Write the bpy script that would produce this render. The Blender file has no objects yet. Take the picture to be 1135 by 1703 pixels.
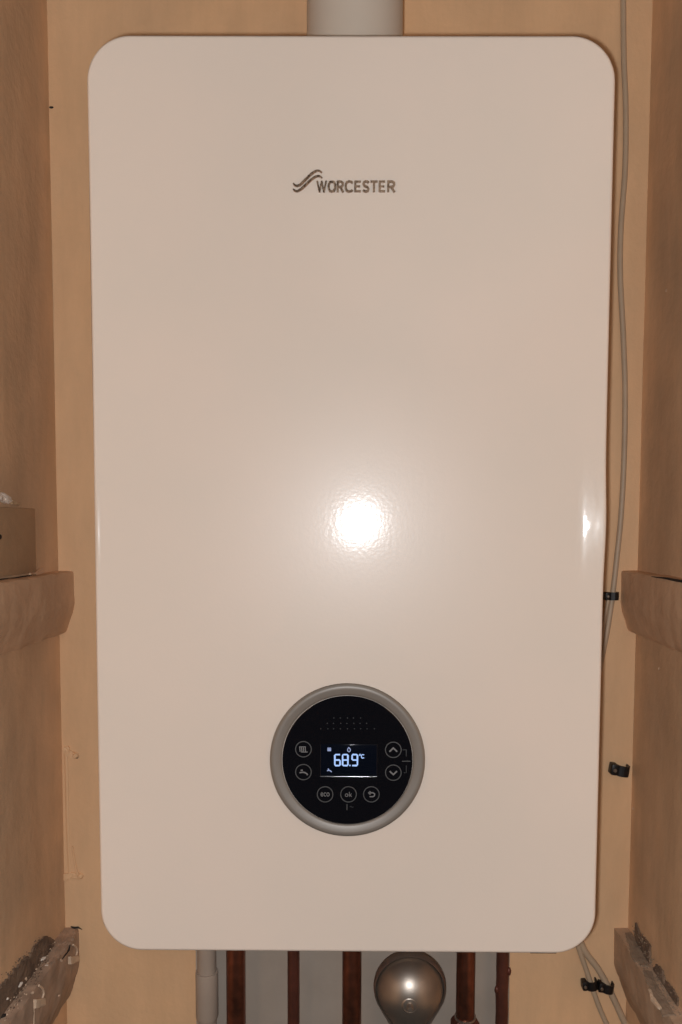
import bpy, bmesh, math, random
from mathutils import Matrix, Vector, noise
random.seed(7)
PI = math.pi
SC = bpy.context.scene
COL = SC.collection

# ------------------------------------------------------------------ camera
F, PX, PY = 1300.0, 600.0, 955.0            # focal length and principal point, photograph pixels
IW, IH = 1135.0, 1703.0
CAM = Vector((0.01246, -0.61206, 0.34529))
PITCH, YAW, ROLL = 0.062591, 0.005457, 0.0043
ROT = Matrix.Rotation(YAW, 3, 'Z') @ Matrix.Rotation(PI / 2 - PITCH, 3, 'X') @ Matrix.Rotation(ROLL, 3, 'Z')
cd = bpy.data.cameras.new('camera')
cam = bpy.data.objects.new('camera', cd); COL.objects.link(cam)
cam.matrix_world = Matrix.Translation(CAM) @ ROT.to_4x4()
cd.sensor_fit = 'VERTICAL'; cd.sensor_height = 24.0
cd.lens = 24.0 * F / IH
cd.shift_x = (IW / 2 - PX) / IH
cd.shift_y = (PY - IH / 2) / IH
cd.clip_start = 0.01; cd.clip_end = 50
SC.camera = cam

# ------------------------------------------------------------------ world, lamps, exposure
w = bpy.data.worlds.new('World'); SC.world = w; w.use_nodes = True
bg = w.node_tree.nodes['Background']
bg.inputs[0].default_value = (0.47, 0.45, 0.43, 1); bg.inputs[1].default_value = 0.05

FLASH_COL = (0.94, 0.97, 1.0)
fl = bpy.data.lights.new('phone_flash', 'POINT')
fl.energy = 1.0; fl.color = (1, 1, 1); fl.shadow_soft_size = 0.0042
fl.use_nodes = True
nt = fl.node_tree; nt.nodes.clear()
out = nt.nodes.new('ShaderNodeOutputLight'); em = nt.nodes.new('ShaderNodeEmission')
em.inputs[0].default_value = (*FLASH_COL, 1)
nt.links.new(em.outputs[0], out.inputs[0])
# sideways boost added to the flash to even out its falloff
tc = nt.nodes.new('ShaderNodeTexCoord'); sp = nt.nodes.new('ShaderNodeSeparateXYZ')
nt.links.new(tc.outputs['Normal'], sp.inputs[0])
ab = nt.nodes.new('ShaderNodeMath'); ab.operation = 'ABSOLUTE'; nt.links.new(sp.outputs[2], ab.inputs[0])
mx = nt.nodes.new('ShaderNodeMath'); mx.operation = 'MAXIMUM'; nt.links.new(ab.outputs[0], mx.inputs[0]); mx.inputs[1].default_value = 0.6
pw = nt.nodes.new('ShaderNodeMath'); pw.operation = 'POWER'; nt.links.new(mx.outputs[0], pw.inputs[0]); pw.inputs[1].default_value = -2.7
ml = nt.nodes.new('ShaderNodeMath'); ml.operation = 'MULTIPLY'; nt.links.new(pw.outputs[0], ml.inputs[0]); ml.inputs[1].default_value = 10.5
nt.links.new(ml.outputs[0], em.inputs[1])
flo = bpy.data.objects.new('phone_flash', fl); COL.objects.link(flo)
flo.matrix_world = Matrix.Translation(CAM + Vector((-0.0085, 0.0, -0.0055))) @ Matrix.Rotation(PI / 2, 4, 'X')

rl = bpy.data.lights.new('fill_lamp', 'AREA'); rl.shape = 'DISK'; rl.size = 1.3  # unseen soft fill, added behind the camera to flatten the flash falloff
rl.energy = 4.2; rl.color = (1.0, 0.94, 0.85); rl.specular_factor = 1.0
rlo = bpy.data.objects.new('fill_lamp', rl); COL.objects.link(rlo)
rlo.location = (0.35, -2.6, 1.7)
rlo.rotation_euler = (Vector((0, 0, 0.35)) - Vector(rlo.location)).to_track_quat('-Z', 'Y').to_euler()

SC.view_settings.view_transform = 'Standard'
SC.view_settings.look = 'None'
SC.view_settings.exposure = 0.0
SC.view_settings.gamma = 1.0

# ------------------------------------------------------------------ placing helpers (photograph pixel + known plane -> point)
def ray(px, py):
    return ROT @ Vector(((px - PX) / F, -(py - PY) / F, -1.0))
def at(px, py, Y=0.0):
    d = ray(px, py); return CAM + d * ((Y - CAM.y) / d.y)
def at_x(px, py, X):
    d = ray(px, py); return CAM + d * ((X - CAM.x) / d.x)
def at_z(px, py, Z):
    d = ray(px, py); return CAM + d * ((Z - CAM.z) / d.z)

# ------------------------------------------------------------------ materials
def mat(name, col, rough=0.6, metal=0.0, var=0.0, var_scale=20, bump=0.0, bump_scale=200, spec=0.5,
        coat=0.0, coat_rough=0.1, col2=None, bump2=0.0, bump2_scale=20, coat_bump=False, emit=None, emit_s=0.0, detail=3, streak=0.0, streak_scale=9):
    m = bpy.data.materials.new(name); m.use_nodes = True
    n = m.node_tree.nodes; l = m.node_tree.links; p = n['Principled BSDF']
    p.inputs['Base Color'].default_value = (*col, 1)
    p.inputs['Roughness'].default_value = rough; p.inputs['Metallic'].default_value = metal
    p.inputs['Specular IOR Level'].default_value = spec
    p.inputs['Coat Weight'].default_value = coat; p.inputs['Coat Roughness'].default_value = coat_rough
    if emit:
        p.inputs['Emission Color'].default_value = (*emit, 1); p.inputs['Emission Strength'].default_value = emit_s
    tcn = n.new('ShaderNodeTexCoord')
    if var > 0:
        nz = n.new('ShaderNodeTexNoise'); nz.inputs['Scale'].default_value = var_scale; nz.inputs['Detail'].default_value = 6
        l.new(tcn.outputs['Object'], nz.inputs['Vector'])
        mp = n.new('ShaderNodeMapRange'); mp.inputs[1].default_value = 0.3; mp.inputs[2].default_value = 0.7
        mp.inputs[3].default_value = 0.0; mp.inputs[4].default_value = 1.0
        l.new(nz.outputs[0], mp.inputs[0])
        mixn = n.new('ShaderNodeMix'); mixn.data_type = 'RGBA'
        c2 = col2 if col2 else tuple(c * (1 - var) for c in col)
        mixn.inputs[6].default_value = (*col, 1); mixn.inputs[7].default_value = (*c2, 1)
        l.new(mp.outputs[0], mixn.inputs[0]); l.new(mixn.outputs[2], p.inputs['Base Color'])
    if streak > 0:      # long vertical brush and wear marks in the paint
        mpn = n.new('ShaderNodeMapping'); mpn.inputs['Scale'].default_value = (1, 1, 0.22); l.new(tcn.outputs['Object'], mpn.inputs[0])
        n2 = n.new('ShaderNodeTexNoise'); n2.inputs['Scale'].default_value = streak_scale; n2.inputs['Detail'].default_value = 8; n2.inputs['Roughness'].default_value = 0.65
        l.new(mpn.outputs[0], n2.inputs['Vector'])
        m2 = n.new('ShaderNodeMapRange'); m2.inputs[1].default_value = 0.35; m2.inputs[2].default_value = 0.65; m2.inputs[3].default_value = 1 - streak; m2.inputs[4].default_value = 1 + streak * .4
        l.new(n2.outputs[0], m2.inputs[0])
        vm = n.new('ShaderNodeVectorMath'); vm.operation = 'SCALE'
        src = p.inputs['Base Color'].links[0].from_socket
        l.new(src, vm.inputs[0]); l.new(m2.outputs[0], vm.inputs['Scale']); l.new(vm.outputs[0], p.inputs['Base Color'])
    last = None
    for s, sc_ in ((bump, bump_scale), (bump2, bump2_scale)):
        if s > 0:
            nz = n.new('ShaderNodeTexNoise'); nz.inputs['Scale'].default_value = sc_; nz.inputs['Detail'].default_value = detail
            l.new(tcn.outputs['Object'], nz.inputs['Vector'])
            b = n.new('ShaderNodeBump'); b.inputs['Strength'].default_value = 1.0; b.inputs['Distance'].default_value = s
            l.new(nz.outputs[0], b.inputs['Height'])
            if last: l.new(last.outputs[0], b.inputs['Normal'])
            last = b
    if last:
        l.new(last.outputs[0], p.inputs['Normal'])
        if coat_bump: l.new(last.outputs[0], p.inputs['Coat Normal'])
    return m

M = {}
M['wall'] = mat('magnolia_wall_paint', (0.84, 0.515, 0.28), 0.62, var=1, col2=(0.75, 0.475, 0.27), var_scale=8, streak=.10, streak_scale=16, bump=0.0004, bump_scale=160, bump2=0.002, bump2_scale=14, spec=0.35)
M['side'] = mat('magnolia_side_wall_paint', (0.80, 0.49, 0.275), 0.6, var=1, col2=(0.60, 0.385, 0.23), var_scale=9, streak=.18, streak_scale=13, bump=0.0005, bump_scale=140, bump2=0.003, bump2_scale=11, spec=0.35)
M['panel'] = mat('white_powder_coat', (0.598, 0.503, 0.431), 0.38, var=1, col2=(0.565, 0.488, 0.420), var_scale=7, bump=0.000042, bump_scale=340, spec=0.34,
                 coat=0.29, coat_rough=0.12, coat_bump=True, detail=1)
M['casing'] = mat('white_steel_casing', (0.5, 0.42, 0.36), 0.45, var=0.05)
M['chrome'] = mat('dark_chrome', (0.30, 0.21, 0.155), 0.22, 1.0, bump=0.0004, bump_scale=420)
M['bezel'] = mat('satin_grey_bezel', (0.185, 0.160, 0.137), 0.45, 0.15, var=0.08, var_scale=60, bump=0.00002, bump_scale=1500)
M['bezel_rim'] = mat('bezel_rim', (0.17, 0.145, 0.12), 0.4, 0.3)
M['gloss_black'] = mat('gloss_black_glass', (0.0035, 0.0035, 0.005), 0.07, spec=0.4)
M['screen'] = mat('display_glass', (0.002, 0.003, 0.006), 0.10, spec=0.4, emit=(0.02, 0.06, 0.25), emit_s=0.004)
M['digit'] = mat('lit_display_segment', (0.1, 0.1, 0.1), 0.4, emit=(0.34, 0.55, 1.0), emit_s=0.95)
M['icon_lit'] = mat('lit_display_icon', (0.1, 0.1, 0.1), 0.4, emit=(0.42, 0.54, 0.95), emit_s=0.55)
M['print'] = mat('grey_button_print', (0.045, 0.044, 0.044), 0.5)
M['print_hi'] = mat('pale_button_print', (0.13, 0.126, 0.126), 0.5)
M['print_dim'] = mat('faint_button_print', (0.007, 0.007, 0.008), 0.5)
M['flue'] = mat('white_flue_plastic', (0.54, 0.46, 0.38), 0.45, var=0.08, var_scale=12, bump=0.0001, bump_scale=60)
M['copper'] = mat('tarnished_copper', (0.31, 0.105, 0.06), 0.33, 0.8, var=1, col2=(0.11, 0.044, 0.028), var_scale=45, bump=0.0002, bump_scale=120)
M['copper_dull'] = mat('dull_painted_copper', (0.16, 0.05, 0.032), 0.42, 0.4, var=1, col2=(0.09, 0.033, 0.022), var_scale=50, bump=0.0003, bump_scale=160)
M['board'] = mat('grey_backing_board', (0.46, 0.385, 0.32), 0.55, var=1, col2=(0.40, 0.33, 0.27), var_scale=16, bump=0.0003, bump_scale=90)
M['pvc'] = mat('grey_white_pvc', (0.42, 0.335, 0.27), 0.5, var=0.1, var_scale=30, bump=0.0001, bump_scale=200)
M['cable'] = mat('grey_cable_sheath', (0.52, 0.375, 0.25), 0.5, var=0.12, var_scale=40)
M['clip'] = mat('black_plastic_clip', (0.008, 0.006, 0.006), 0.45)
M['nail'] = mat('steel_nail', (0.30, 0.26, 0.22), 0.4, 0.9)
M['nickel'] = mat('brushed_nickel', (0.47, 0.40, 0.34), 0.41, 0.90, var=0.12, var_scale=25, bump=0.00005, bump_scale=500)
M['plaster'] = mat('bare_grey_plaster', (0.34, 0.235, 0.155), 0.85, var=1, col2=(0.21, 0.145, 0.10), var_scale=60, bump=0.0015, bump_scale=120)
M['dark_plaster'] = mat('dark_broken_plaster', (0.22, 0.14, 0.088), 0.9, var=1, col2=(0.11, 0.068, 0.044), var_scale=70, bump=0.002, bump_scale=150)
M['batten'] = mat('painted_batten', (0.72, 0.445, 0.265), 0.55, var=1, col2=(0.58, 0.36, 0.215), var_scale=18, bump=0.0006, bump_scale=110, bump2=0.003, bump2_scale=16)
M['dirty_batten'] = mat('dirty_batten', (0.50, 0.325, 0.22), 0.65, var=1, col2=(0.30, 0.205, 0.145), var_scale=45, bump=0.001, bump_scale=110, bump2=0.004, bump2_scale=22)
M['worn_batten'] = mat('worn_batten', (0.53, 0.34, 0.215), 0.65, var=1, col2=(0.40, 0.265, 0.175), var_scale=40, bump=0.001, bump_scale=110, bump2=0.004, bump2_scale=22)
M['block'] = mat('painted_block', (0.52, 0.335, 0.19), 0.55, var=0.12, var_scale=20, bump=0.0005, bump_scale=100)
M['pale'] = mat('pale_plastic', (0.72, 0.52, 0.36), 0.5, var=0.2, var_scale=100, bump=0.0003, bump_scale=300)
M['white_scrap'] = mat('white_paint_scrap', (0.85, 0.72, 0.60), 0.5, var=0.2, var_scale=100, bump=0.0005, bump_scale=200)
M['dark'] = mat('dark_hole', (0.02, 0.014, 0.01), 0.8)

# ------------------------------------------------------------------ mesh helpers
def empty(name, loc, label, cat, group=None):
    o = bpy.data.objects.new(name, None); COL.objects.link(o); o.location = loc
    o.empty_display_size = 0.02
    o['label'] = label; o['category'] = cat
    if group: o['group'] = group
    return o
def wloc(o):
    v = Vector((0, 0, 0))
    while o: v += Vector(o.location); o = o.parent
    return v
def obj(name, bm, m, parent=None, smooth=True, label=None, loc=None, sharp=40):
    me = bpy.data.meshes.new(name)
    bmesh.ops.recalc_face_normals(bm, faces=bm.faces[:])
    off = wloc(parent) if parent else Vector(loc or (0, 0, 0))
    if off.length > 0: bmesh.ops.translate(bm, verts=bm.verts[:], vec=-off)
    bm.to_mesh(me); bm.free()
    me.materials.append(m)
    if smooth:
        me.polygons.foreach_set('use_smooth', [True] * len(me.polygons))
        me.set_sharp_from_angle(angle=math.radians(sharp))
    o = bpy.data.objects.new(name, me); COL.objects.link(o)
    if parent: o.parent = parent
    elif loc: o.location = loc
    if label: o['label'] = label
    return o
def tag(o, label=None, cat=None, group=None, kind=None):
    if label: o['label'] = label
    if cat: o['category'] = cat
    if group: o['group'] = group
    if kind: o['kind'] = kind
    return o
def BM(): return bmesh.new()
def box(bm, x0, x1, y0, y1, z0, z1, bev=0.0, seg=2):
    vs = [bm.verts.new((x, y, z)) for x in (x0, x1) for y in (y0, y1) for z in (z0, z1)]
    q = [(0, 1, 3, 2), (4, 6, 7, 5), (0, 4, 5, 1), (2, 3, 7, 6), (0, 2, 6, 4), (1, 5, 7, 3)]
    fs = [bm.faces.new([vs[i] for i in f]) for f in q]
    if bev > 0:
        es = list({e for f in fs for e in f.edges})
        bmesh.ops.bevel(bm, geom=es, offset=bev, segments=seg, profile=0.5, affect='EDGES')
def tube(bm, pts, r, n=16, caps=True, ry=None):
    pts = [Vector(p) for p in pts]; rings = []
    prev = None
    for i, p in enumerate(pts):
        a = pts[max(i - 1, 0)]; b = pts[min(i + 1, len(pts) - 1)]
        t = (b - a).normalized()
        if prev is None:
            u = t.orthogonal().normalized()
        else:
            u = (prev - t * prev.dot(t)).normalized()
        prev = u; v = t.cross(u)
        rr = r[i] if isinstance(r, (list, tuple)) else r
        rings.append([bm.verts.new(p + (u * math.cos(2 * PI * k / n) + v * math.sin(2 * PI * k / n)) * rr) for k in range(n)])
    for a, b in zip(rings, rings[1:]):
        for k in range(n): bm.faces.new((a[k], a[(k + 1) % n], b[(k + 1) % n], b[k]))
    if caps:
        bm.faces.new(rings[0][::-1]); bm.faces.new(rings[-1])
def smooth_path(pts, n=10):
    pts = [Vector(p) for p in pts]; out = []
    P = [pts[0] * 2 - pts[1]] + pts + [pts[-1] * 2 - pts[-2]]
    for i in range(1, len(P) - 2):
        for k in range(n):
            t = k / n; a, b, c, d = P[i - 1], P[i], P[i + 1], P[i + 2]
            out.append(0.5 * ((2 * b) + (c - a) * t + (2 * a - 5 * b + 4 * c - d) * t * t + (3 * b - a - 3 * c + d) * t ** 3))
    out.append(pts[-1]); return out
def lathe_y(bm, c, prof, n=128, cap=True):
    """rings about an axis along -y through c; prof = [(radius, y)]"""
    rings = []
    for r, y in prof:
        if r <= 1e-7: rings.append([bm.verts.new((c[0], y, c[1]))])
        else: rings.append([bm.verts.new((c[0] + r * math.cos(2 * PI * k / n), y, c[1] + r * math.sin(2 * PI * k / n))) for k in range(n)])
    for a, b in zip(rings, rings[1:]):
        for k in range(n):
            k2 = (k + 1) % n
            if len(a) == 1: bm.faces.new((a[0], b[k], b[k2]))
            elif len(b) == 1: bm.faces.new((a[k], a[k2], b[0]))
            else: bm.faces.new((a[k], a[k2], b[k2], b[k]))
def ribbon(bm, pts, wd, y, th):
    """flat stroke in the x-z plane: pts [(x,z)], wd width or list, front face at y, thickness th backwards"""
    n = len(pts); L = []; R = []
    for i in range(n):
        a = Vector(pts[max(i - 1, 0)]); b = Vector(pts[min(i + 1, n - 1)]); t = (b - a)
        t = t.normalized() if t.length > 0 else Vector((1, 0))
        ww = wd[i] if isinstance(wd, (list, tuple)) else wd
        k = 1.0
        if 0 < i < n - 1:
            t1 = (Vector(pts[i]) - a).normalized(); k = 1 / max(0.6, abs(t1.dot(t)))
        nn = Vector((-t.y, t.x)) * ww / 2 * k; p = Vector(pts[i])
        L.append(p + nn); R.append(p - nn)
    def V(p, yy): return bm.verts.new((p.x, yy, p.y))
    LF = [V(p, y) for p in L]; RF = [V(p, y) for p in R]; LB = [V(p, y + th) for p in L]; RB = [V(p, y + th) for p in R]
    for i in range(n - 1):
        bm.faces.new((LF[i], LF[i + 1], RF[i + 1], RF[i])); bm.faces.new((LB[i], RB[i], RB[i + 1], LB[i + 1]))
        bm.faces.new((LF[i], LB[i], LB[i + 1], LF[i + 1])); bm.faces.new((RF[i], RF[i + 1], RB[i + 1], RB[i]))
    bm.faces.new((LF[0], RF[0], RB[0], LB[0])); bm.faces.new((LF[-1], LB[-1], RB[-1], RF[-1]))
def ring_flat(bm, cx, cz, r, wd, y, th, n=48):
    a = [[bm.verts.new((cx + rr * math.cos(2 * PI * k / n), yy, cz + rr * math.sin(2 * PI * k / n))) for k in range(n)]
         for rr, yy in ((r - wd / 2, y), (r + wd / 2, y), (r + wd / 2, y + th), (r - wd / 2, y + th))]
    for j in range(4):
        p, q = a[j], a[(j + 1) % 4]
        for k in range(n): bm.faces.new((p[k], p[(k + 1) % n], q[(k + 1) % n], q[k]))
def plate(bm, poly, nrm, th, rough=0.0, sub=4):
    """a solid plate over an outline of 3D points, raised th along nrm, with a crumpled top"""
    nrm = Vector(nrm).normalized(); P = [Vector(p) for p in poly]
    ring = []
    for i, p in enumerate(P):
        q = P[(i + 1) % len(P)]
        for k in range(sub):
            t = k / sub; v = p.lerp(q, t)
            j = (q - p).cross(nrm).normalized() * random.uniform(-1, 1) * rough
            ring.append(v + (j if k else Vector()))
    c = sum(ring, Vector()) / len(ring)
    lo = [bm.verts.new(v - nrm * 0.001) for v in ring]
    hi = [bm.verts.new(v + nrm * th * random.uniform(0.7, 1.1)) for v in ring]
    mid = [bm.verts.new(v.lerp(c, 0.35) + nrm * th * random.uniform(0.75, 1.25)) for v in ring]
    m2 = [bm.verts.new(v.lerp(c, 0.7) + nrm * th * random.uniform(0.75, 1.25)) for v in ring]
    cv = bm.verts.new(c + nrm * th); n = len(ring)
    for k in range(n):
        k2 = (k + 1) % n
        bm.faces.new((lo[k], lo[k2], hi[k2], hi[k])); bm.faces.new((hi[k], hi[k2], mid[k2], mid[k]))
        bm.faces.new((mid[k], mid[k2], m2[k2], m2[k])); bm.faces.new((m2[k], m2[k2], cv))
    bm.faces.new(lo[::-1])
def text_bm(body, size, bold=0.0, bevel=0.0, th=0.0003, xs=1.0):
    cu = bpy.data.curves.new('t', 'FONT'); cu.body = body; cu.size = size; cu.offset = bold
    cu.extrude = th; cu.bevel_depth = bevel; cu.bevel_resolution = 1; cu.resolution_u = 6
    o = bpy.data.objects.new('t', cu); COL.objects.link(o)
    dg = bpy.context.evaluated_depsgraph_get()
    me = bpy.data.meshes.new_from_object(o.evaluated_get(dg))
    bm = BM(); bm.from_mesh(me)
    COL.objects.unlink(o); bpy.data.objects.remove(o); bpy.data.curves.remove(cu); bpy.data.meshes.remove(me)
    bmesh.ops.remove_doubles(bm, verts=bm.verts[:], dist=1e-7)
    # font plane x,y -> wall plane x,z ; front faces -y
    for v in bm.verts: v.co = Vector((v.co.x * xs, -v.co.z, v.co.y))
    xs_ = [v.co.x for v in bm.verts]; zs = [v.co.z for v in bm.verts]
    return bm, (min(xs_), max(xs_), min(zs), max(zs))
def fit_text(body, x0, x1, z0, z1, y, bold=0.0, bevel=0.0, th=0.0003):
    bm, (a, b, c, d) = text_bm(body, 0.01, bold, bevel, th)
    sx = (x1 - x0) / (b - a); sz = (z1 - z0) / (d - c)
    for v in bm.verts: v.co = Vector((x0 + (v.co.x - a) * sx, y + v.co.y, z0 + (v.co.z - c) * sz))
    return bm

# ------------------------------------------------------------------ the cupboard walls
YW = 0.30            # back wall
XL, XR = -0.3465, 0.3305
ZB, ZT = -0.42, 1.12
def wall_grid(name, fn, nu, nv, m, amp, sc):
    bm = BM(); g = []
    for i in range(nu + 1):
        row = []
        for j in range(nv + 1):
            p, n = fn(i / nu, j / nv)
            e = min(1.0, i / 2.0, j / 2.0, (nu - i) / 2.0, (nv - j) / 2.0)
            row.append(bm.verts.new(p + n * (amp * e * noise.noise(p * sc))))
        g.append(row)
    for i in range(nu):
        for j in range(nv): bm.faces.new((g[i][j], g[i + 1][j], g[i + 1][j + 1], g[i][j + 1]))
    o = obj(name, bm, m); tag(o, kind='structure'); return o
wall_grid('back_wall', lambda u, v: (Vector((XL - .02 + u * (XR - XL + .04), YW, ZB + v * (ZT - ZB))), Vector((0, -1, 0))), 60, 120, M['wall'], 0.0012, 9)
lw = wall_grid('left_wall', lambda u, v: (Vector((XL, YW - u * 0.62, ZB + v * (ZT - ZB))), Vector((1, 0, 0))), 60, 120, M['side'], 0.0018, 7)
rw = wall_grid('right_wall', lambda u, v: (Vector((XR, YW - u * 0.62, ZB + v * (ZT - ZB))), Vector((1, 0, 0))), 60, 120, M['side'], 0.0018, 6.3)

# ------------------------------------------------------------------ the boiler
H = 0.71377; WH = 0.20; RC = 0.0335; ER = 0.0028
boiler = empty('wall_boiler', (0, YW, 0), 'white wall-hung gas boiler with round black control dial and lit temperature display', 'boiler')
def halfw(z, inset=0.0):
    d = min(z, H - z)
    if d >= RC: return WH
    return WH - RC + math.sqrt(max(0.0, RC * RC - (RC - d) ** 2))
def edge_dist(x, z):
    ax = WH - abs(x); dz = min(z, H - z)
    if ax < RC and dz < RC: return RC - math.hypot(RC - ax, RC - dz)
    return min(ax, dz)
hl = at(966, 866); ll = at(163, 885)
def sstep(a, b, v):
    t = min(1, max(0, (v - a) / (b - a))); return t * t * (3 - 2 * t)
RAMP = [0.0]                                   # depth of the swelling added for a flash glint, from 24 mm inside the right edge outwards, 0.1 mm steps
for i in range(240):
    d_ = 0.024 - i * 0.0001
    RAMP.append(RAMP[-1] + 0.0001 * (0.243 * sstep(0.024, 0.015, d_) * sstep(0.0005, 0.004, d_) + 0.066 * math.exp(-((d_ - 0.0165) / 0.0022) ** 2)))
def face_y(x, z):
    d = max(0.0, edge_dist(x, z)); y = 0.0
    if d < ER: y = ER - math.sqrt(max(0.0, ER * ER - (ER - d) ** 2))
    # swelling by right edge and bead by left, added to catch the flash
    q_ = (0.024 - (WH - x)) / 0.0001
    if q_ > 0:
        q_ = min(q_, 239.0); k_ = int(q_)
        y -= (RAMP[k_] + (RAMP[k_ + 1] - RAMP[k_]) * (q_ - k_) + 0.00013 * noise.noise(Vector((x * 260, 3.0, z * 120)))) * math.exp(-((z - hl.z + .002) / 0.034) ** 2)
    y -= 0.00044 * math.exp(-((x + (WH - 0.0032)) / 0.0011) ** 2 - ((z - ll.z) / 0.026) ** 2) * min(1, d / 0.0015)
    y += 0.0009 * math.sin(x * 13 + 1) * math.sin(z * 9)
    return y
def dist_steps(total, fine_end, near, far):
    """positions 0..total, finely spaced near both ends"""
    a = []; s = 0.0
    while s < fine_end: a.append(s); s += near
    n = max(2, int((total - 2 * fine_end) / far))
    m_ = [fine_end + (total - 2 * fine_end) * k / n for k in range(n + 1)]
    return a + m_ + [total - q for q in reversed(a)]
zs = dist_steps(H, 0.036, 0.0004, 0.0032)
us = dist_steps(2.0, 0.14, 0.0022, 0.013)
bm = BM(); G = []
for z in zs:
    hw = halfw(z)
    G.append([bm.verts.new((-hw + u * hw, face_y(-hw + u * hw, z), z)) for u in us])
for a, b in zip(G, G[1:]):
    for k in range(len(us) - 1): bm.faces.new((a[k], a[k + 1], b[k + 1], b[k]))
# return flange of the front cover
loop = G[0][:] + [r[-1] for r in G[1:]] + G[-1][-2::-1] + [r[0] for r in G[-2:0:-1]]
prev = loop
for yy in (ER + 0.0002, 0.012, 0.024):
    cur = [bm.verts.new((v.co.x, yy, v.co.z)) for v in loop]
    for k in range(len(loop)):
        k2 = (k + 1) % len(loop); bm.faces.new((prev[k], prev[k2], cur[k2], cur[k]))
    prev = cur
bmesh.ops.remove_doubles(bm, verts=bm.verts[:], dist=2e-6)
obj('front_panel', bm, M['panel'], boiler, sharp=60)
# casing behind it, a little smaller all round
bm = BM()
def rrect(hw, z0, z1, r, n=10):
    pts = []
    for cx, cz, a0 in ((hw - r, z0 + r, -90), (hw - r, z1 - r, 0), (-hw + r, z1 - r, 90), (-hw + r, z0 + r, 180)):
        for k in range(n + 1):
            a = math.radians(a0 + 90 * k / n); pts.append((cx + r * math.cos(a), cz + r * math.sin(a)))
    return pts
rp = rrect(WH - 0.0035, 0.0035, H - 0.0035, RC - 0.003)
A = [bm.verts.new((x, 0.010, z)) for x, z in rp]; B = [bm.verts.new((x, YW - 0.012, z)) for x, z in rp]
for k in range(len(rp)): bm.faces.new((A[k], A[(k + 1) % len(rp)], B[(k + 1) % len(rp)], B[k]))
bm.faces.new(A); bm.faces.new(B[::-1])
obj('casing', bm, M['casing'], boiler)
bm = BM(); box(bm, -0.16, 0.16, YW - 0.0125, YW - 0.0005, 0.06, H - 0.05, 0.001); obj('wall_bracket', bm, M['nail'], boiler)
# thin dark strip under the right of the cover
a = at(884, 1588); b = at(928, 1588)
bm = BM(); box(bm, a.x, b.x, 0.004, 0.02, -0.0018, 0.0012, 0.0004); obj('dark_strip', bm, M['dark'], boiler)

# ---- maker's lettering and wave emblem, chromed
YF = -0.0001
xs_l = [526, 545.5, 560, 573.5, 589, 603, 615.5, 629.5, 643.5]
xe_l = [545, 559.5, 573, 588.5, 602, 615, 629, 642, 658.5]
GLY = {   # strokes in a unit box, baseline z=0, cap height z=1
    'W': [[(.09, 1), (.30, 0)], [(.50, 1), (.30, 0)], [(.50, 1), (.70, 0)], [(.91, 1), (.70, 0)]],
    'O': [[(.5, .93), (.24, .88), (.1, .66), (.1, .34), (.24, .12), (.5, .07), (.76, .12), (.9, .34), (.9, .66), (.76, .88), (.5, .93)]],
    'R': [[(.14, 0), (.14, 1)], [(.05, .92), (.6, .92), (.82, .82), (.84, .64), (.72, .5), (.5, .46), (.14, .46)], [(.5, .46), (.88, 0)]],
    'C': [[(.92, .80), (.76, .91), (.5, .94), (.24, .87), (.11, .66), (.11, .34), (.24, .13), (.5, .06), (.76, .09), (.92, .20)]],
    'E': [[(.16, 0), (.16, 1)], [(.05, .92), (.92, .92)], [(.16, .5), (.82, .5)], [(.05, .08), (.92, .08)]],
    'S': [[(.90, .82), (.72, .92), (.45, .94), (.2, .87), (.13, .72), (.25, .57), (.72, .44), (.87, .28), (.78, .12), (.5, .06), (.25, .09), (.08, .2)]],
    'T': [[(.02, .92), (.98, .92)], [(.5, 0), (.5, .92)]],
}
for ch, x0, x1 in zip('WORCESTER', xs_l, xe_l):
    p0 = at(x0 + .4, 321); p1 = at(x1 - .3, 302)
    f0 = face_y((p0.x + p1.x) / 2, p0.z)
    bm = BM(); sw = 3.7 * (at(600, 310).x - at(590, 310).x) / 10
    for k, st in enumerate(GLY[ch]):
        ribbon(bm, [(p0.x + u * (p1.x - p0.x), p0.z + v * (p1.z - p0.z)) for u, v in st], sw * (.80 if ch == 'W' else .9 if ch == 'E' and k else 1), f0 - 0.0012 - k * 0.00001, 0.0014)
    obj('letter', bm, M['chrome'], boiler, sharp=30)
def swoosh(pts):
    P = smooth_path([(440 + x / 4.365, 250 + z / 4.365, 0) for x, z in pts], 8)
    q = [at(p.x, p.y) for p in P]; n = len(q)
    wds = [0.0019 * (0.35 + 0.65 * math.sin(PI * min(1, max(0, (i + 1.0) / (n + 1)))) ** 0.6) for i in range(n)]
    bm = BM(); c = [(p.x, p.z) for p in q]; ribbon(bm, c, wds, face_y(q[n // 2].x, q[n // 2].z) - 0.0014, 0.0016)
    bmesh.ops.bevel(bm, geom=bm.edges[:], offset=0.00018, segments=1, affect='EDGES')
    obj('wave_stroke', bm, M['chrome'], boiler, sharp=30)
swoosh([(210, 242), (222, 258), (244, 262), (268, 248), (300, 217), (338, 180), (370, 158), (396, 153), (420, 167)])
swoosh([(210, 284), (222, 298), (244, 300), (268, 286), (300, 257), (338, 221), (370, 198), (398, 192), (422, 206)])

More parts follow.
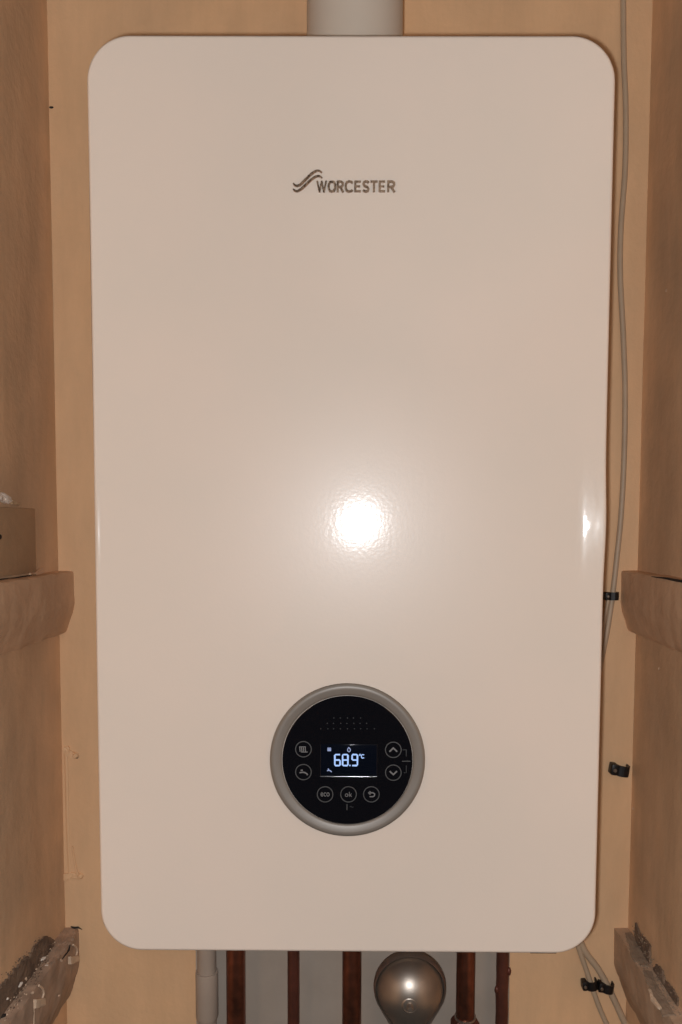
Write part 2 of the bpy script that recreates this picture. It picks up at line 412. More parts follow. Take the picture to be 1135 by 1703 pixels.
# ---- control dial
dc = at(578.2, 1264.3); DC = (dc.x, dc.z)
k_mm = (at(678, 1264).x - at(578, 1264).x) / 100.0      # metres per photograph pixel on the panel
RO, RI = 128.5 * k_mm, 109.5 * k_mm
YD = face_y(dc.x, dc.z)
bm = BM(); lathe_y(bm, DC, [(RO + .0004, YD + 0.003), (RO + 0.0004, YD - 0.0008), (RO - .0002, YD - 0.0022), (RO - 0.0012, YD - 0.0027)], 160)
obj('bezel_rim', bm, M['bezel_rim'], boiler)
bm = BM(); lathe_y(bm, DC, [(RO - 0.0009, YD + .001), (RO - 0.0010, YD - 0.0024), (RO - 0.002, YD - 0.0030), (RO - .004, YD - 0.0029), (RI + 0.0015, YD - 0.0018), (RI + 0.0004, YD - 0.0014), (RI - 0.0002, YD - 0.0004), (RI - 0.0002, YD + 0.002)], 160)
obj('bezel', bm, M['bezel'], boiler)
bm = BM(); YG = YD - 0.0012
lathe_y(bm, DC, [(RI - 0.0004, YD + 0.002), (RI - 0.0005, YG + 0.0003), (RI - 0.0010, YG), (RI * .6, YG), (0, YG)], 160)
cp = obj('control_panel', bm, M['gloss_black'], boiler, sharp=12)
def pp(px, py): v = at(px, py, YG); return (v.x, v.z)
def S(n): return n * k_mm
YI = YG - 0.00012
def strokes(bm, L, wd, y=YI, th=0.0003):
    for s in L: ribbon(bm, [pp(*q) for q in s], S(wd), y, th)
def circ(px, py, bm, r=13.0, wd=1.5): c = pp(px, py); ring_flat(bm, c[0], c[1], S(r), S(wd), YI, 0.0003)
def join_mats(o, m2, start):   # faces from index start on take the second material
    o.data.materials.append(m2)
    for i, p in enumerate(o.data.polygons):
        if i >= start: p.material_index = 1
def button(px, py, draw, label):
    bm = BM(); circ(px, py, bm); n0 = len(bm.faces); draw(bm, px, py)
    o = obj('button', bm, M['print'], cp, smooth=False, label=label); join_mats(o, M['print_hi'], n0)
def d_heat(bm, x, y):
    L = [[(x - 6 + 3 * k, y - 3.5), (x - 5.5 + 3 * k, y + 4)] for k in range(5)]
    strokes(bm, L[:4], 1.5); strokes(bm, [[(x - 7, y - 4), (x + 4, y - 4)], [(x - 4, y + 4.6), (x + 7, y + 4.6)]], 1.3)
def d_tap(bm, x, y):
    strokes(bm, [[(x - 6.5, y + 1), (x - 1, y + 0.2), (x + 3, y + 1), (x + 6, y + 3), (x + 6.6, y + 5)], [(x - 4.5, y - 3), (x - 1, y - 3)]], 2.2)
def d_up(bm, x, y): strokes(bm, [[(x - 6.5, y + 3), (x, y - 3), (x + 6.5, y + 3)]], 2.4)
def d_dn(bm, x, y): strokes(bm, [[(x - 6, y - 2.5), (x, y + 3.2), (x + 6, y - 2.5)]], 2.4)
def put_text(bm, s, x0, x1, y0, y1, bold=0.0):
    a = pp(x0, y1); b = pp(x1, y0)
    t = fit_text(s, a[0], b[0], a[1], b[1], YI, bold, 0, 0.00015)
    me = bpy.data.meshes.new('t'); t.to_mesh(me); t.free(); bm.from_mesh(me); bpy.data.meshes.remove(me)
def d_eco(bm, x, y): put_text(bm, 'eco', x - 7.5, x + 7.5, y - 3.2, y + 3.4)
def d_ok(bm, x, y): put_text(bm, 'ok', x - 6, x + 6, y - 4, y + 4)
def d_back(bm, x, y):
    strokes(bm, [[(x - 4, y - 2.6), (x + 3, y - 2.6), (x + 5.5, y - 0.5), (x + 5, y + 2.5), (x + 2.5, y + 3.8), (x - 3, y + 3.8)], [(x - 1.6, y - 5), (x - 4.6, y - 2.4), (x - 1.6, y)]], 1.9)
button(505, 1246, d_heat, 'round button with radiator symbol')
button(505, 1284, d_tap, 'round button with tap symbol')
button(654.5, 1247, d_up, 'round button with up arrow')
button(654.5, 1285, d_dn, 'round button with down arrow')
button(541, 1321, d_eco, 'round button reading eco')
button(580, 1321, d_ok, 'round button reading ok')
button(618, 1321, d_back, 'round button with return arrow')
for L, m_ in (([(669, 1266), (683, 1266)], 'print'), ([(670, 1247), (676, 1247), (676, 1258)], 'print_dim'), ([(676, 1273), (676, 1285), (672, 1285)], 'print_dim'),
              ([(577.5, 1337), (577.5, 1347)], 'print'), ([(582, 1342), (584, 1341), (586, 1342.6), (588, 1342)], 'print_dim')):
    bm = BM(); strokes(bm, [L], 1.4); obj('printed_mark', bm, M[m_], cp, smooth=False)
bm = BM()   # faint perforations of the buzzer above the display
for r_, y in enumerate((1194, 1203, 1212)):
    for k in range(9 - (2 - r_) * 2):
        x = 578 + (k - (8 - (2 - r_) * 2) / 2) * 11 + random.uniform(-1, 1)
        c = pp(x, y); bmesh.ops.create_cone(bm, cap_ends=True, segments=8, radius1=S(1.2), radius2=S(.9), depth=0.0002, matrix=Matrix.Translation((c[0], YG, c[1])) @ Matrix.Rotation(PI / 2, 4, 'X'))
obj('buzzer_holes', bm, M['print_dim'], cp, smooth=False)
# display with its lit figures
a = pp(533, 1291); b = pp(628, 1238)
bm = BM(); box(bm, a[0], b[0], YG - 0.0005, YG + 0.001, a[1], b[1], 0.0004, 3)
disp = obj('display', bm, M['screen'], boiler, sharp=80)
bm = BM(); tube(bm, [(a[0] + .0004, YG - .0003, a[1]), (b[0] - .0004, YG - .0002, a[1])], 0.0009, 14)
obj('lower_lip', bm, mat('lip_gloss', (0.015, 0.015, 0.017), 0.13, spec=1.0), disp)
YS = YG - 0.0007
def seg_strokes(L, wd, name, m, parent=disp, label=None):
    bm = BM()
    for s in L: ribbon(bm, [pp(*q) for q in s], S(wd), YS, 0.0004)
    return obj(name, bm, m, parent, smooth=False, label=label)
def dig(x0, x1, kind):
    t, m_, b_ = 1254.6, 1263.6, 1272.8; c = 1.3
    full = {'6': [[(x1, t), (x0 + c, t), (x0, t + c), (x0, b_ - c), (x0 + c, b_), (x1 - c, b_), (x1, b_ - c), (x1, m_ + c), (x1 - c, m_), (x0, m_)]],
            '8': [[(x0 + c, t), (x1 - c, t), (x1, t + c), (x1, b_ - c), (x1 - c, b_), (x0 + c, b_), (x0, b_ - c), (x0, t + c), (x0 + c, t)], [(x0, m_), (x1, m_)]],
            '9': [[(x1, m_), (x0 + c, m_), (x0, m_ - c), (x0, t + c), (x0 + c, t), (x1 - c, t), (x1, t + c), (x1, b_ - c), (x1 - c, b_), (x0, b_)]]}
    seg_strokes(full[kind], 2.3, 'digit', M['digit'])
dig(557.3, 566, '6'); dig(570.2, 579, '8'); dig(586, 594.8, '9')
seg_strokes([[(581.2, 1272.6), (583.4, 1272.6)]], 2.2, 'decimal_point', M['digit'])
bm = BM(); ring_flat(bm, *pp(599, 1255), S(1.2), S(.9), YS, .0004, 12)
ribbon(bm, [pp(*q) for q in ((606, 1255), (602.5, 1254.6), (601.5, 1256), (601.5, 1259), (602.5, 1260.4), (606, 1260))], S(1.3), YS, .0004)
obj('degree_symbol', bm, M['digit'], disp, smooth=False)
seg_strokes([[(545, 1244), (551, 1244)], [(545, 1246.2), (551, 1246.2)], [(545, 1248), (551, 1248)]], 1.5, 'radiator_icon', M['icon_lit'])
seg_strokes([[(580.4, 1242.5), (578.3, 1246), (578.8, 1248.8), (581, 1250), (583, 1248.6), (583.2, 1246), (580.4, 1242.5)]], 1.2, 'flame_icon', M['icon_lit'])
seg_strokes([[(544.5, 1281.5), (547, 1280.5), (550, 1281.6), (552, 1283.5)], [(546, 1278), (547.4, 1280)]], 1.6, 'tap_icon', M['icon_lit'])

# ------------------------------------------------------------------ flue above
a = at(509.5, 30, 0.135); b = at(671.5, 30, 0.135); fc = (a + b) / 2; fr = (b.x - a.x) / 2 * 0.985
flue = empty('flue_pipe', (fc.x, 0.135, H), 'white round flue pipe rising from the top of the boiler', 'flue')
bm = BM(); tube(bm, [(fc.x, 0.135, H - 0.004), (fc.x, 0.135, H + 0.02), (fc.x, 0.135, H + 0.2), (fc.x, 0.135, H + 0.34)], fr, 96); obj('pipe', bm, M['flue'], flue)
bm = BM(); tube(bm, [(fc.x, 0.135, H - 0.0036), (fc.x, 0.135, H + 0.0)], fr + 0.008, 96); obj('base_collar', bm, M['flue'], flue)

# ------------------------------------------------------------------ below the boiler
a = at(326, 1640, YW - .009); b = at(848, 1640, YW - .009)
bm = BM(); box(bm, a.x, b.x, YW - 0.009, YW + .001, -0.40, 0.02, 0.0012)
tag(obj('backing_board', bm, M['board'], loc=((a.x + b.x) / 2, YW, -0.4)), 'grey board on the wall behind the pipes below the boiler', 'board')
def pipe(px0, px1, Y, m, name, label, cat, group=None, z0=-0.32, z1=0.006, wob=0.0, py=1640):
    a = at(px0, py, Y); b = at(px1, py, Y); c = (a + b) / 2; r = (b.x - a.x) / 2
    e = empty(name, (c.x, Y, z0), label, cat, group)
    n = 30
    pts = [(c.x + wob * noise.noise(Vector((px0, 0, i * .5))), Y, z0 + (z1 - z0) * i / n) for i in range(n + 1)]
    bm = BM(); tube(bm, pts, r, 40); obj('tube', bm, m, e)
    return e, c, r
G = 'copper pipes below the boiler'
pipe(377, 408.5, YW - .035, M['copper'], 'copper_pipe', 'thick dark copper pipe just right of the white plastic pipe', 'pipe', G)
pipe(478.5, 498.5, YW - .030, M['copper_dull'], 'copper_pipe', 'thinnest dark copper pipe, second from the left', 'pipe', G)
pipe(569.5, 601, YW - .05, M['copper'], 'copper_pipe', 'shiny reddish copper pipe just left of the round metal vessel', 'pipe', G)
e, c, r = pipe(759, 790, YW - .045, M['copper'], 'copper_pipe', 'copper pipe right of the round metal vessel with a fitting at the bottom', 'pipe', G)
zf = at(775, 1693, YW - .045).z
bm = BM(); tube(bm, [(c.x, YW - .045, zf - .03), (c.x, YW - .045, zf - .004), (c.x, YW - .045, zf)], [r + .006, r + .006, r + .0035], 6); obj('compression_nut', bm, M['copper_dull'], e)
bm = BM(); tube(bm, [(c.x, YW - .045, zf - .001), (c.x, YW - .045, zf + .0025)], r + .0015, 32); obj('olive_ring', bm, M['nickel'], e)
e, c, r = pipe(825, 846, YW - .030, M['copper_dull'], 'copper_pipe', 'rightmost copper pipe with small solder lumps by the board edge', 'pipe', G, wob=.0006)
for py, sx in ((1613, 1), (1644, -1)):
    z = at(835, py, YW - .03).z
    bm = BM(); bmesh.ops.create_icosphere(bm, subdivisions=2, radius=.0034, matrix=Matrix.Translation((c.x + sx * r * .93, YW - .033, z)) @ Matrix.Diagonal((.8, 1, 1.5, 1))); obj('solder_lump', bm, M['copper_dull'], e)
# white plastic condensate pipe with a coupling
e, c, r = pipe(329, 360, YW - .026, M['pvc'], 'plastic_waste_pipe', 'white plastic waste pipe with a wider coupling, leftmost below the boiler', 'pipe')
zt = at(345, 1615, YW - .026).z; zb = at(345, 1697, YW - .026).z
y = YW - .026; R2 = r * 37 / 31
bm = BM(); tube(bm, [(c.x, y, zb + .0), (c.x, y, zb + .005), (c.x, y, zb + .006), (c.x, y, zt - .001), (c.x, y, zt)], [r * 1.02, r * 1.16, R2, R2, R2 * .985], 48); obj('coupling', bm, M['pvc'], e)
# round nickel vessel (filter) facing out, narrowing downwards
yv = YW - .085
cv = at(682, 1645, yv); mm = (at(782, 1645, yv).x - at(682, 1645, yv).x) / 100
R = 60.5 * mm
ves = empty('filter_vessel', (cv.x, yv, cv.z), 'round nickel dome vessel with central bleed screw between the copper pipes', 'filter')
def tear(bm, prof, n=120, apex=2.05):
    rings = []
    ta = math.acos(1 / apex)          # tangent angle from the apex direction
    for rr, y in prof:
        ring = []
        for k in range(n):
            a = 2 * PI * k / n; d = abs(((a + PI / 2 + PI) % (2 * PI)) - PI)   # angle from straight down
            s = 1.0
            if d < ta: s = min(1.0 / max(.01, math.cos(ta - d)), apex)
            s = min(s, 1.5)
            s = 1 + (s - 1) * min(1, (rr / R) ** 3)
            ring.append(bm.verts.new((cv.x + rr * s * math.cos(a), y, cv.z + rr * s * math.sin(a))))
        rings.append(ring)
    for p, q in zip(rings, rings[1:]):
        for k in range(n): bm.faces.new((p[k], p[(k + 1) % n], q[(k + 1) % n], q[k]))
    bm.faces.new(rings[-1])
bm = BM(); tear(bm, [(R * .5, yv + .016), (R * .9, yv + .014), (R * .985, yv + .010), (R, yv + .006), (R * .99, yv + .001), (R * .98, yv - .0015), (R * .962, yv - .0035), (R * .945, yv - .0025), (R * .935, yv + .002), (R * .93, yv + .005)])
obj('body', bm, mat('nickel_rim', (0.50, 0.42, 0.36), 0.32, 0.85), ves)
prof = []
for i in range(25):
    t = i / 24; rr = R * .925 * math.cos(t * PI / 2); prof.append((max(rr, 1e-4), yv + .007 - .037 * math.sin(t * PI / 2) ** .95))
bm = BM(); tear(bm, prof); obj('dome', bm, M['nickel'], ves)
cs = at(682, 1672, yv - .028)
bm = BM(); lathe_y(bm, (cs.x, cs.z), [(.0092, yv - .012), (.0092, yv - .0285), (.0075, yv - .0298), (.0066, yv - .0282), (.0036, yv - .0282), (.0036, yv - .034), (.0024, yv - .036), (0, yv - .036)], 24)
obj('bleed_screw', bm, M['nickel'], ves)
bm = BM(); tube(bm, [(cv.x, yv + .035, cv.z - .20), (cv.x, yv + .035, cv.z - .02)], .011, 32); obj('tail_pipe', bm, M['copper_dull'], ves)

# ------------------------------------------------------------------ cables and clips on the back wall
def cable(pts, wpx, label, name='cable', m=None, lift=.0045, group=None):
    P = smooth_path([at(x, y, YW - lift) for x, y in pts], 10)
    r = wpx / 2 * (at(1100, 800, YW).x - at(1000, 800, YW).x) / 100
    bm = BM(); tube(bm, P, r, 14)
    return tag(obj(name, bm, m or M['cable'], loc=tuple(P[-1])), label, 'cable', group)
cable([(1037, -60), (1037, 0), (1038, 100), (1041, 180), (1040, 280), (1033, 380), (1032, 460), (1037, 560), (1040, 660), (1038, 770), (1033, 860), (1026, 930), (1019, 990), (1010, 1050), (998, 1110), (985, 1180)], 9, 'long grey cable running down the wall beside the right edge of the boiler')
cable([(1012, 998), (1009, 1012), (1004, 1040), (998, 1080), (990, 1130)], 6, 'short thin grey cable tail beside the black clip at the right edge of the boiler', lift=.009)
cable([(955, 1550), (964, 1580), (975, 1612), (983, 1636), (999, 1680), (1022, 1730)], 9, 'thin grey cable under the boiler corner, left of the pair', group='cables leaving under the boiler corner')
cable([(958, 1545), (972, 1580), (994, 1610), (1010, 1638), (1026, 1672), (1048, 1720)], 11.5, 'thicker grey cable under the boiler corner, right of the pair', group='cables leaving under the boiler corner')
def make_clip():
    c = empty('cable_clip', (0, 0, 0), 'x', 'cable clip', 'black cable clips on the wall')
    bm = BM()
    box(bm, -.0072, -.0016, -.010, 0, -.0048, .0048, .0012)
    # saddle arch to the right of the nail block
    n = 10
    for k in range(n):
        a0 = PI - PI * 1.0 * k / n; a1 = PI - PI * 1.0 * (k + 1) / n
        o_, i_ = .0064, .0048; cx = .0030
        q = []
        for zz in (-.0046, .0046):
            for aa, rr in ((a0, o_), (a1, o_), (a1, i_), (a0, i_)):
                q.append(bm.verts.new((cx + rr * math.cos(aa), -.0052 - rr * math.sin(aa), zz)))
        for f in ((0, 1, 5, 4), (2, 3, 7, 6), (0, 3, 2, 1), (4, 5, 6, 7), (0, 4, 7, 3), (1, 2, 6, 5)): bm.faces.new([q[i] for i in f])
    box(bm, .0078, .0094, -.0055, 0, -.0046, .0046, .0003)
    obj('saddle', bm, M['clip'], c)
    bm = BM(); lathe_y(bm, (-.0045, 0), [(.0016, -.0095), (.0016, -.0112), (.0012, -.0116), (0, -.0116)], 16); obj('nail', bm, M['nail'], c)
    return c
def copy_tree(o):
    c = o.copy(); COL.objects.link(c)
    for ch in o.children:
        d = ch.copy(); COL.objects.link(d); d.parent = c
    return c
clip0 = make_clip()
for i, (px, py, rz, s, lab) in enumerate([
        (1015, 991, 0, 1.0, 'black cable clip holding the long cable beside the right edge of the boiler'),
        (1027, 1278, 8, 1.35, 'empty black cable clip on bare wall near the right corner'),
        (978, 1635, -4, 1.12, 'black cable clip on the left cable under the boiler corner'),
        (1005, 1639, 8, 1.14, 'black cable clip on the right cable under the boiler corner')]):
    c = clip0 if i == 0 else copy_tree(clip0)
    p = at(px, py, YW - .004); c.location = (p.x, YW - .0005, p.z); c.rotation_euler = (0, math.radians(rz), 0); c.scale = (s, s, s)
    c['label'] = lab
# painted-over cable in the left corner with its clips
P = [(110, 1252), (111, 1262), (112, 1300), (113, 1350), (114.5, 1400), (116.5, 1440), (117.5, 1462)]
cable(P, 7, 'thin cable painted over with wall paint in the left corner', 'painted_cable', M['wall'], lift=-.0006)
cable([(121, 1408), (123, 1425), (127, 1445), (131, 1456)], 3.0, 'short painted-over wire end slanting into the lower corner clip', 'painted_wire', M['wall'], lift=.002)
def pclip(poly, knob, lab):
    P = [at(x, y, YW) for x, y in poly]
    e = empty('painted_clip', tuple(P[0]), lab, 'cable clip', 'painted clips in the left corner')
    bm = BM(); plate(bm, P, (0, -1, 0), .0028, .0004, 3); obj('strap', bm, M['wall'], e)
    c = at(*knob, YW)
    bm = BM(); lathe_y(bm, (c.x, c.z), [(.0036, YW), (.0032, YW - .0028), (.0021, YW - .0042), (0, YW - .0045)], 16); obj('nail_head', bm, M['wall'], e)
pclip([(107, 1242), (115, 1240), (118, 1248), (128, 1252), (131, 1259), (120, 1260), (112, 1256), (106, 1249)], (127, 1256), 'upper painted-over cable clip in the left corner')
pclip([(106, 1452), (118, 1450), (128, 1452), (132, 1450), (134, 1459), (128, 1463), (116, 1462), (107, 1464)], (135, 1456), 'lower painted-over cable clip in the left corner, above the broken plaster')
for px, py in ((129, 1259),):
    p = at(px, py, YW); bm = BM(); lathe_y(bm, (p.x, p.z), [(.0016, YW - .001), (.0014, YW - .0022), (0, YW - .0022)], 10)
    tag(obj('nail_hole', bm, M['dark'], loc=tuple(p)), 'small dark nail hole below the upper painted clip', 'hole')
p = at(86, 179, YW); bm = BM(); bmesh.ops.create_icosphere(bm, subdivisions=2, radius=.0016, matrix=Matrix.Translation((p.x, YW - .0005, p.z)) @ Matrix.Diagonal((1.6, .5, .8, 1)))
tag(obj('wall_speck', bm, M['dark'], loc=tuple(p)), 'tiny dark speck high on the back wall near the left corner', 'speck')

# ------------------------------------------------------------------ shelf battens along the side walls
def batten(name, prof_px, Xw, side, m, label, group, y_front=-0.12, rough=.0009):
    """profile given as photograph pixels on the back-wall plane, swept forward along the side wall"""
    P = [at(x, y, YW) for x, y in prof_px]
    pr = [(p.x, p.z) for p in P]
    pr = [(Xw - side * .004, pr[0][1])] + pr + [(Xw - side * .004, pr[-1][1])]
    dense = []
    for a, b in zip(pr, pr[1:]):
        for k in range(4): dense.append((a[0] + (b[0] - a[0]) * k / 4, a[1] + (b[1] - a[1]) * k / 4))
    dense.append(pr[-1]); n = 90; bm = BM(); rings = []
    for i in range(n + 1):
        y = YW + .002 - (YW - y_front) * i / n
        rings.append([bm.verts.new(Vector((x, y, z)) + noise.noise_vector(Vector((x * 60, y * 45, z * 60))) * (rough if i else .0002) + noise.noise_vector(Vector((x * 260, y * 200, z * 260))) * (rough * .55 if i else 0)) for x, z in dense])
    for a, b in zip(rings, rings[1:]):
        for k in range(len(dense) - 1): bm.faces.new((a[k], a[k + 1], b[k + 1], b[k]))
        bm.faces.new((a[-1], a[0], b[0], b[-1]))
    bm.faces.new(rings[0]); bm.faces.new(rings[-1][::-1])
    e = empty(name, (Xw, YW, P[-1].z), label, 'shelf batten', group)
    obj('rail', bm, m, e, sharp=50)
    return e, P
GB = 'shelf battens on the side walls'
e1, p1 = batten('shelf_batten', [(119, 949.5), (122, 951), (123, 956), (124, 1002), (121.5, 1018), (112, 1047), (109, 1052)], XL, 1, M['batten'], 'upper left painted shelf batten, with a wooden block above it', GB)
e2, p2 = batten('shelf_batten', [(1038, 948.5), (1034.5, 950), (1033.5, 955), (1032, 1000), (1034.5, 1016), (1044, 1046), (1048, 1051)], XR, -1, M['batten'], 'upper right painted shelf batten with a crack along its top', GB)
e3, p3 = batten('shelf_batten', [(131, 1543), (133, 1600), (129, 1618), (117.5, 1655)], XL, 1, M['dirty_batten'], 'lower left shelf batten littered with broken plaster and two pale clips', GB, rough=.0017)
e4, p4 = batten('shelf_batten', [(1022, 1543), (1021.5, 1602), (1026, 1618), (1041, 1657)], XR, -1, M['worn_batten'], 'lower right shelf batten with torn grey patches', GB, rough=.0014)
# crack over the right batten, open towards the room
bm = BM(); Pc = [at_x(x, y, p2[3].x) for x, y in ((1084, 959), (1092, 960), (1102, 961), (1112, 962.5), (1124, 965), (1150, 969), (1180, 974))]
tube(bm, Pc, [.0003, .0007, .0009, .0013, .0015, .0016, .0015], 6); obj('crack', bm, M['dark'], e2)
# block over the left batten
zt = p1[0].z
a = at_x(58, 846, XL + .004); b = at_x(60, 954, XL + .004)
blk = empty('wooden_block', (XL, a.y, b.z), 'brown painted block on the left wall resting above the upper shelf batten', 'block')
bm = BM(); box(bm, XL - .002, XL + .0045, -0.1, a.y, b.z + .0015, a.z, .0008); obj('board_piece', bm, M['block'], blk)
p = at_x(-1, 893, XL + .0045)
bm = BM(); bmesh.ops.create_icosphere(bm, subdivisions=2, radius=.0028, matrix=Matrix.Translation(p) @ Matrix.Diagonal((.4, 2.0, 1, 1))); obj('screw_head', bm, M['dark'], blk)
bm = BM(); Pc = [at_x(x, y, XL + .0045) for x, y in ((60, 956), (48, 957), (36, 959.5), (26, 961), (0, 963.5), (-20, 965))]
tube(bm, Pc, [.0004, .0005, .0009, .0006, .0006, .0006], 6); obj('gap_line', bm, M['dark'], blk)

# paint scraps over the block
def scrap(fn, poly, th, name, label, m, nrm, group='loose scraps of paint and plaster', cat='scrap', rough=.0004, sub=3):
    if cat == 'plaster patch': sub = 7
    P = [fn(x, y) for x, y in poly]
    bm = BM(); plate(bm, P, nrm, th, rough, sub)
    return tag(obj(name, bm, m, smooth=False, loc=tuple(P[0])), label, cat, group)
LX = lambda x, y: at_x(x, y, XL + .0018)
scrap(LX, [(-6, 818), (4, 820), (14, 826), (17, 833), (10, 838), (2, 833), (-6, 832)], .003, 'paint_flake', 'white flake curling off the left wall above the block', M['white_scrap'], (1, 0, 0))
scrap(LX, [(16, 829), (24, 832), (34, 838), (31, 841), (20, 839)], .0015, 'paint_flake', 'small brownish flake right of the white flake above the block', M['block'], (1, 0, 0))
scrap(LX, [(50, 948), (60, 950), (70, 944), (73, 950), (62, 957), (50, 957)], .0012, 'paint_flake', 'small pale flake at the lower right corner of the block', M['batten'], (1, 0, 0))
# broken plaster strip along the left wall, above the lower batten
GP = 'patches of broken plaster beside the lower battens'
scrap(LX, [(76, 1557), (90, 1564), (92, 1576), (84, 1588), (74, 1601), (60, 1618), (52, 1600), (47, 1598), (58, 1572), (66, 1566)], .0010, 'broken_plaster', 'dark broken plaster patch on the left wall nearest the corner', M['dark_plaster'], (1, 0, 0), GP, 'plaster patch', .0012)
scrap(LX, [(46, 1590), (64, 1612), (52, 1630), (34, 1655), (18, 1676), (-6, 1702), (-8, 1650), (6, 1634), (20, 1621), (32, 1604)], .0011, 'broken_plaster', 'dark broken plaster strip on the left wall running out of the frame', M['dark_plaster'], (1, 0, 0), GP, 'plaster patch', .0016)
Z3 = p3[0].z + .0006
TZ = lambda x, y: at_z(x, y, Z3)
scrap(TZ, [(92, 1560), (108, 1548), (126, 1546), (124, 1560), (112, 1574), (100, 1590), (84, 1606), (80, 1592), (90, 1576)], .0014, 'broken_plaster', 'brown crumbly plaster lying on the lower left batten near the corner', M['dirty_batten'], (0, 0, 1), GP, 'plaster patch', .0012)
# crumbs
def left_surface(px, py, lift=.0008):
    """the lower left batten's inner face, its top, or the wall above it, whichever lies in view there"""
    xi, zt_ = p3[0].x, p3[0].z
    v = at_x(px, py, xi + lift)
    if v.z <= zt_: return v
    v = at_z(px, py, zt_ + lift)
    return v if v.x >= XL + .002 else at_x(px, py, XL + .002 + lift)
def crumb(fn, px, py, s, m, lab, nrm=(0, 0, 1)):
    c = fn(px, py); bm = BM()
    bmesh.ops.create_icosphere(bm, subdivisions=1, radius=s, matrix=Matrix.Translation(c) @ Matrix.Rotation(random.uniform(0, 3), 4, 'Z') @ Matrix.Diagonal((1.5, .9, .6, 1)))
    for v in bm.verts: v.co += noise.noise_vector(v.co * 900) * s * .5
    return tag(obj('plaster_crumb', bm, m, smooth=False, loc=tuple(c)), lab, 'crumb', 'plaster crumbs on the lower left batten')
LX2 = left_surface
crumb(LX2, 70, 1595, .0032, M['white_scrap'], 'largest white plaster crumb on the dark broken patch')
crumb(LX2, 82, 1591, .0016, M['white_scrap'], 'small white crumb just above the largest one')
crumb(LX2, 78, 1606, .0015, M['white_scrap'], 'small white crumb just below the largest one')
crumb(LX2, 60, 1611, .0015, M['pale'], 'pale crumb between the largest one and the lower clip')
crumb(LX2, 43, 1627, .0018, M['pale'], 'pale crumb on the middle of the dark strip')
crumb(LX2, 34, 1637, .0030, M['white_scrap'], 'long pale crumb at the edge of the dark strip')
crumb(LX2, 33, 1650, .0016, M['pale'], 'pale crumb below the long pale one')
crumb(LX2, 12, 1661, .0015, M['white_scrap'], 'small white crumb near the left frame edge')
crumb(LX2, 54, 1651, .0018, M['pale'], 'pale crumb just left of the lower pale clip')
crumb(LX2, 98, 1656, .0014, M['pale'], 'lone pale crumb on the batten right of the lower pale clip')
crumb(LX2, 102, 1597, .0018, M['pale'], 'pale crumb left of the upper pale clip')
crumb(LX2, 4, 1690, .0030, M['dark'], 'dark crumb at the lowest left edge')
# two pale plastic clips with hooks
def hook_clip(x, y, s, lab):
    X = p3[0].x + .0015
    def q(dx, dy): return at_x(x + dx * s, y + dy * s, X)
    e = empty('pale_clip', tuple(q(0, 0)), lab, 'cable clip', 'pale plastic clips on the lower left batten')
    bm = BM(); plate(bm, [q(-8, -6), (q(7, -8)), q(8, 3), q(0, 6), q(-8, 9)], (1, 0, 0), .003, .0002, 2); obj('block', bm, M['pale'], e)
    bm = BM(); tube(bm, smooth_path([q(6, -8), q(8, -16), (q(6, -24)), q(0, -29)], 5), .0011, 8); obj('hook', bm, M['pale'], e)
hook_clip(65, 1668, 1.0, 'lower pale clip with curled hook on the left batten')
hook_clip(122, 1596, .85, 'upper pale clip with curled hook near the corner')
bm = BM(); tube(bm, [at_x(57, 1676, p3[0].x + .0012), at_x(56.5, 1720, p3[0].x + .0012)], .0006, 6)
tag(obj('thin_wire', bm, M['pale'], loc=tuple(at_x(57, 1700, XL + .012))), 'thin pale wire hanging from the lower pale clip', 'wire')
# dark gaps
bm = BM(); tube(bm, [left_surface(x, y) for x, y in ((117, 1571), (115, 1580), (109, 1588), (104, 1595))], [.0006, .0012, .001, .0004], 6); obj('crack', bm, M['dark'], e3)
bm = BM(); tube(bm, [at(x, y, YW - .002) for x, y in ((118, 1541), (124, 1543), (130, 1542), (137, 1546))], [.0006, .0014, .001, .0003], 6); obj('crack', bm, M['dark'], e3)
# torn patches right
Z4 = p4[0].z + .0006
def RX(x, y): return at_x(x, y, XR - .0018)
def TR(x, y): return at_z(x, y, Z4)
scrap(RX, [(1058, 1534), (1064, 1551), (1074, 1562), (1082, 1573), (1081, 1609), (1072, 1598), (1064, 1580), (1056, 1556)], .0010, 'broken_plaster', 'dark torn plaster patch on the right wall nearest the corner', M['dark_plaster'], (-1, 0, 0), GP, 'plaster patch', .0008)
scrap(TR, [(1040, 1552), (1052, 1550), (1060, 1566), (1068, 1584), (1080, 1608), (1066, 1606), (1052, 1594), (1046, 1572)], .0008, 'broken_plaster', 'grey plaster smear on top of the lower right batten', M['plaster'], (0, 0, 1), GP, 'plaster patch', .0008)
scrap(RX, [(1092, 1603), (1102, 1613), (1106, 1630), (1118, 1643), (1128, 1659), (1126, 1688), (1116, 1676), (1104, 1652), (1092, 1634), (1086, 1615)], .0010, 'broken_plaster', 'long dark torn patch low on the right wall', M['dark_plaster'], (-1, 0, 0), GP, 'plaster patch', .0008)
scrap(TR, [(1070, 1614), (1084, 1616), (1092, 1636), (1106, 1658), (1122, 1688), (1102, 1690), (1098, 1676), (1087, 1660), (1085, 1648), (1074, 1630)], .0008, 'broken_plaster', 'grey torn patch on the outer end of the lower right batten', M['plaster'], (0, 0, 1), GP, 'plaster patch', .0008)
scrap(TR, [(1078, 1646), (1083, 1648), (1086, 1658), (1098, 1674), (1101, 1680), (1094, 1676), (1082, 1662)], .0018, 'paint_flake', 'pale peeled paint edge beside the long torn patch', M['pale'], (0, 0, 1), cat='scrap')
scrap(RX, [(1099, 1690), (1112, 1688), (1128, 1690), (1128, 1693), (1112, 1692), (1100, 1693)], .0016, 'paint_flake', 'thin pale paint lip under the long torn patch', M['pale'], (-1, 0, 0), cat='scrap')
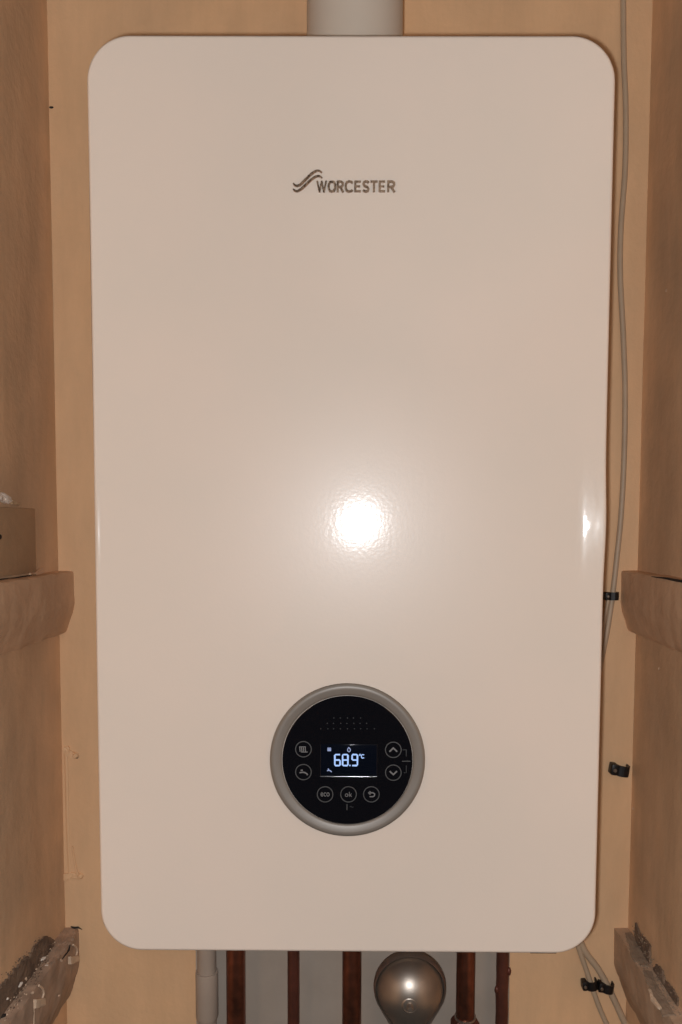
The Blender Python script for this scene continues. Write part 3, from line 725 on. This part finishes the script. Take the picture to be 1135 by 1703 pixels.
# small light specks on the right wall
for px, py in ((1053, 1345), (1108, 483), (1060, 968), (1096, 1112)):
    c = at_x(px, py, XR - .001); bm = BM(); bmesh.ops.create_icosphere(bm, subdivisions=1, radius=.0009, matrix=Matrix.Translation(c) @ Matrix.Diagonal((.5, 1, 2.2, 1)))
    o = obj('paint_speck', bm, M['pale'], rw, smooth=False)

# crumbled plaster too fine to count, lying along the broken edges
def right_surface(px, py, lift=.0008):
    xi, zt_ = p4[0].x, p4[0].z
    v = at_x(px, py, xi - lift)
    if v.z <= zt_: return v
    v = at_z(px, py, zt_ + lift)
    return v if v.x <= XR - .002 else at_x(px, py, XR - .002 - lift)
def rubble(name, fn, lines, count, spread, label, m):
    bm = BM(); rnd = random.Random(5)
    for _ in range(count):
        (x0, y0), (x1, y1) = rnd.choice(lines); t = rnd.random()
        c = fn(x0 + (x1 - x0) * t + rnd.gauss(0, spread), y0 + (y1 - y0) * t + rnd.gauss(0, spread))
        sz = rnd.uniform(.0004, .0013)
        vs = [bm.verts.new(c + Vector(q) * sz * rnd.uniform(.6, 1.3)) for q in ((1, 0, 0), (-1, .2, 0), (0, 1.4, .2), (0, -1.3, 0), (.1, 0, .8), (0, 0, -.8))]
        for a_, b_ in ((0, 2), (2, 1), (1, 3), (3, 0)):
            bm.faces.new((vs[a_], vs[b_], vs[4])); bm.faces.new((vs[b_], vs[a_], vs[5]))
    o = obj(name, bm, m, smooth=False); tag(o, label, 'rubble', kind='stuff')
rubble('plaster_rubble', left_surface, [((88, 1566), (10, 1690)), ((112, 1552), (50, 1640)), ((70, 1560), (0, 1640))], 240, 4, 'fine brown plaster rubble along the lower left batten', M['dark_plaster'])
rubble('pale_plaster_rubble', left_surface, [((84, 1584), (0, 1700)), ((110, 1560), (70, 1600))], 60, 5, 'fine pale plaster grains along the lower left batten', M['pale'])
rubble('grey_plaster_rubble', right_surface, [((1056, 1545), (1085, 1606)), ((1085, 1610), (1128, 1690)), ((1046, 1556), (1075, 1612))], 220, 4, 'fine grey plaster rubble along the lower right batten', M['plaster'])
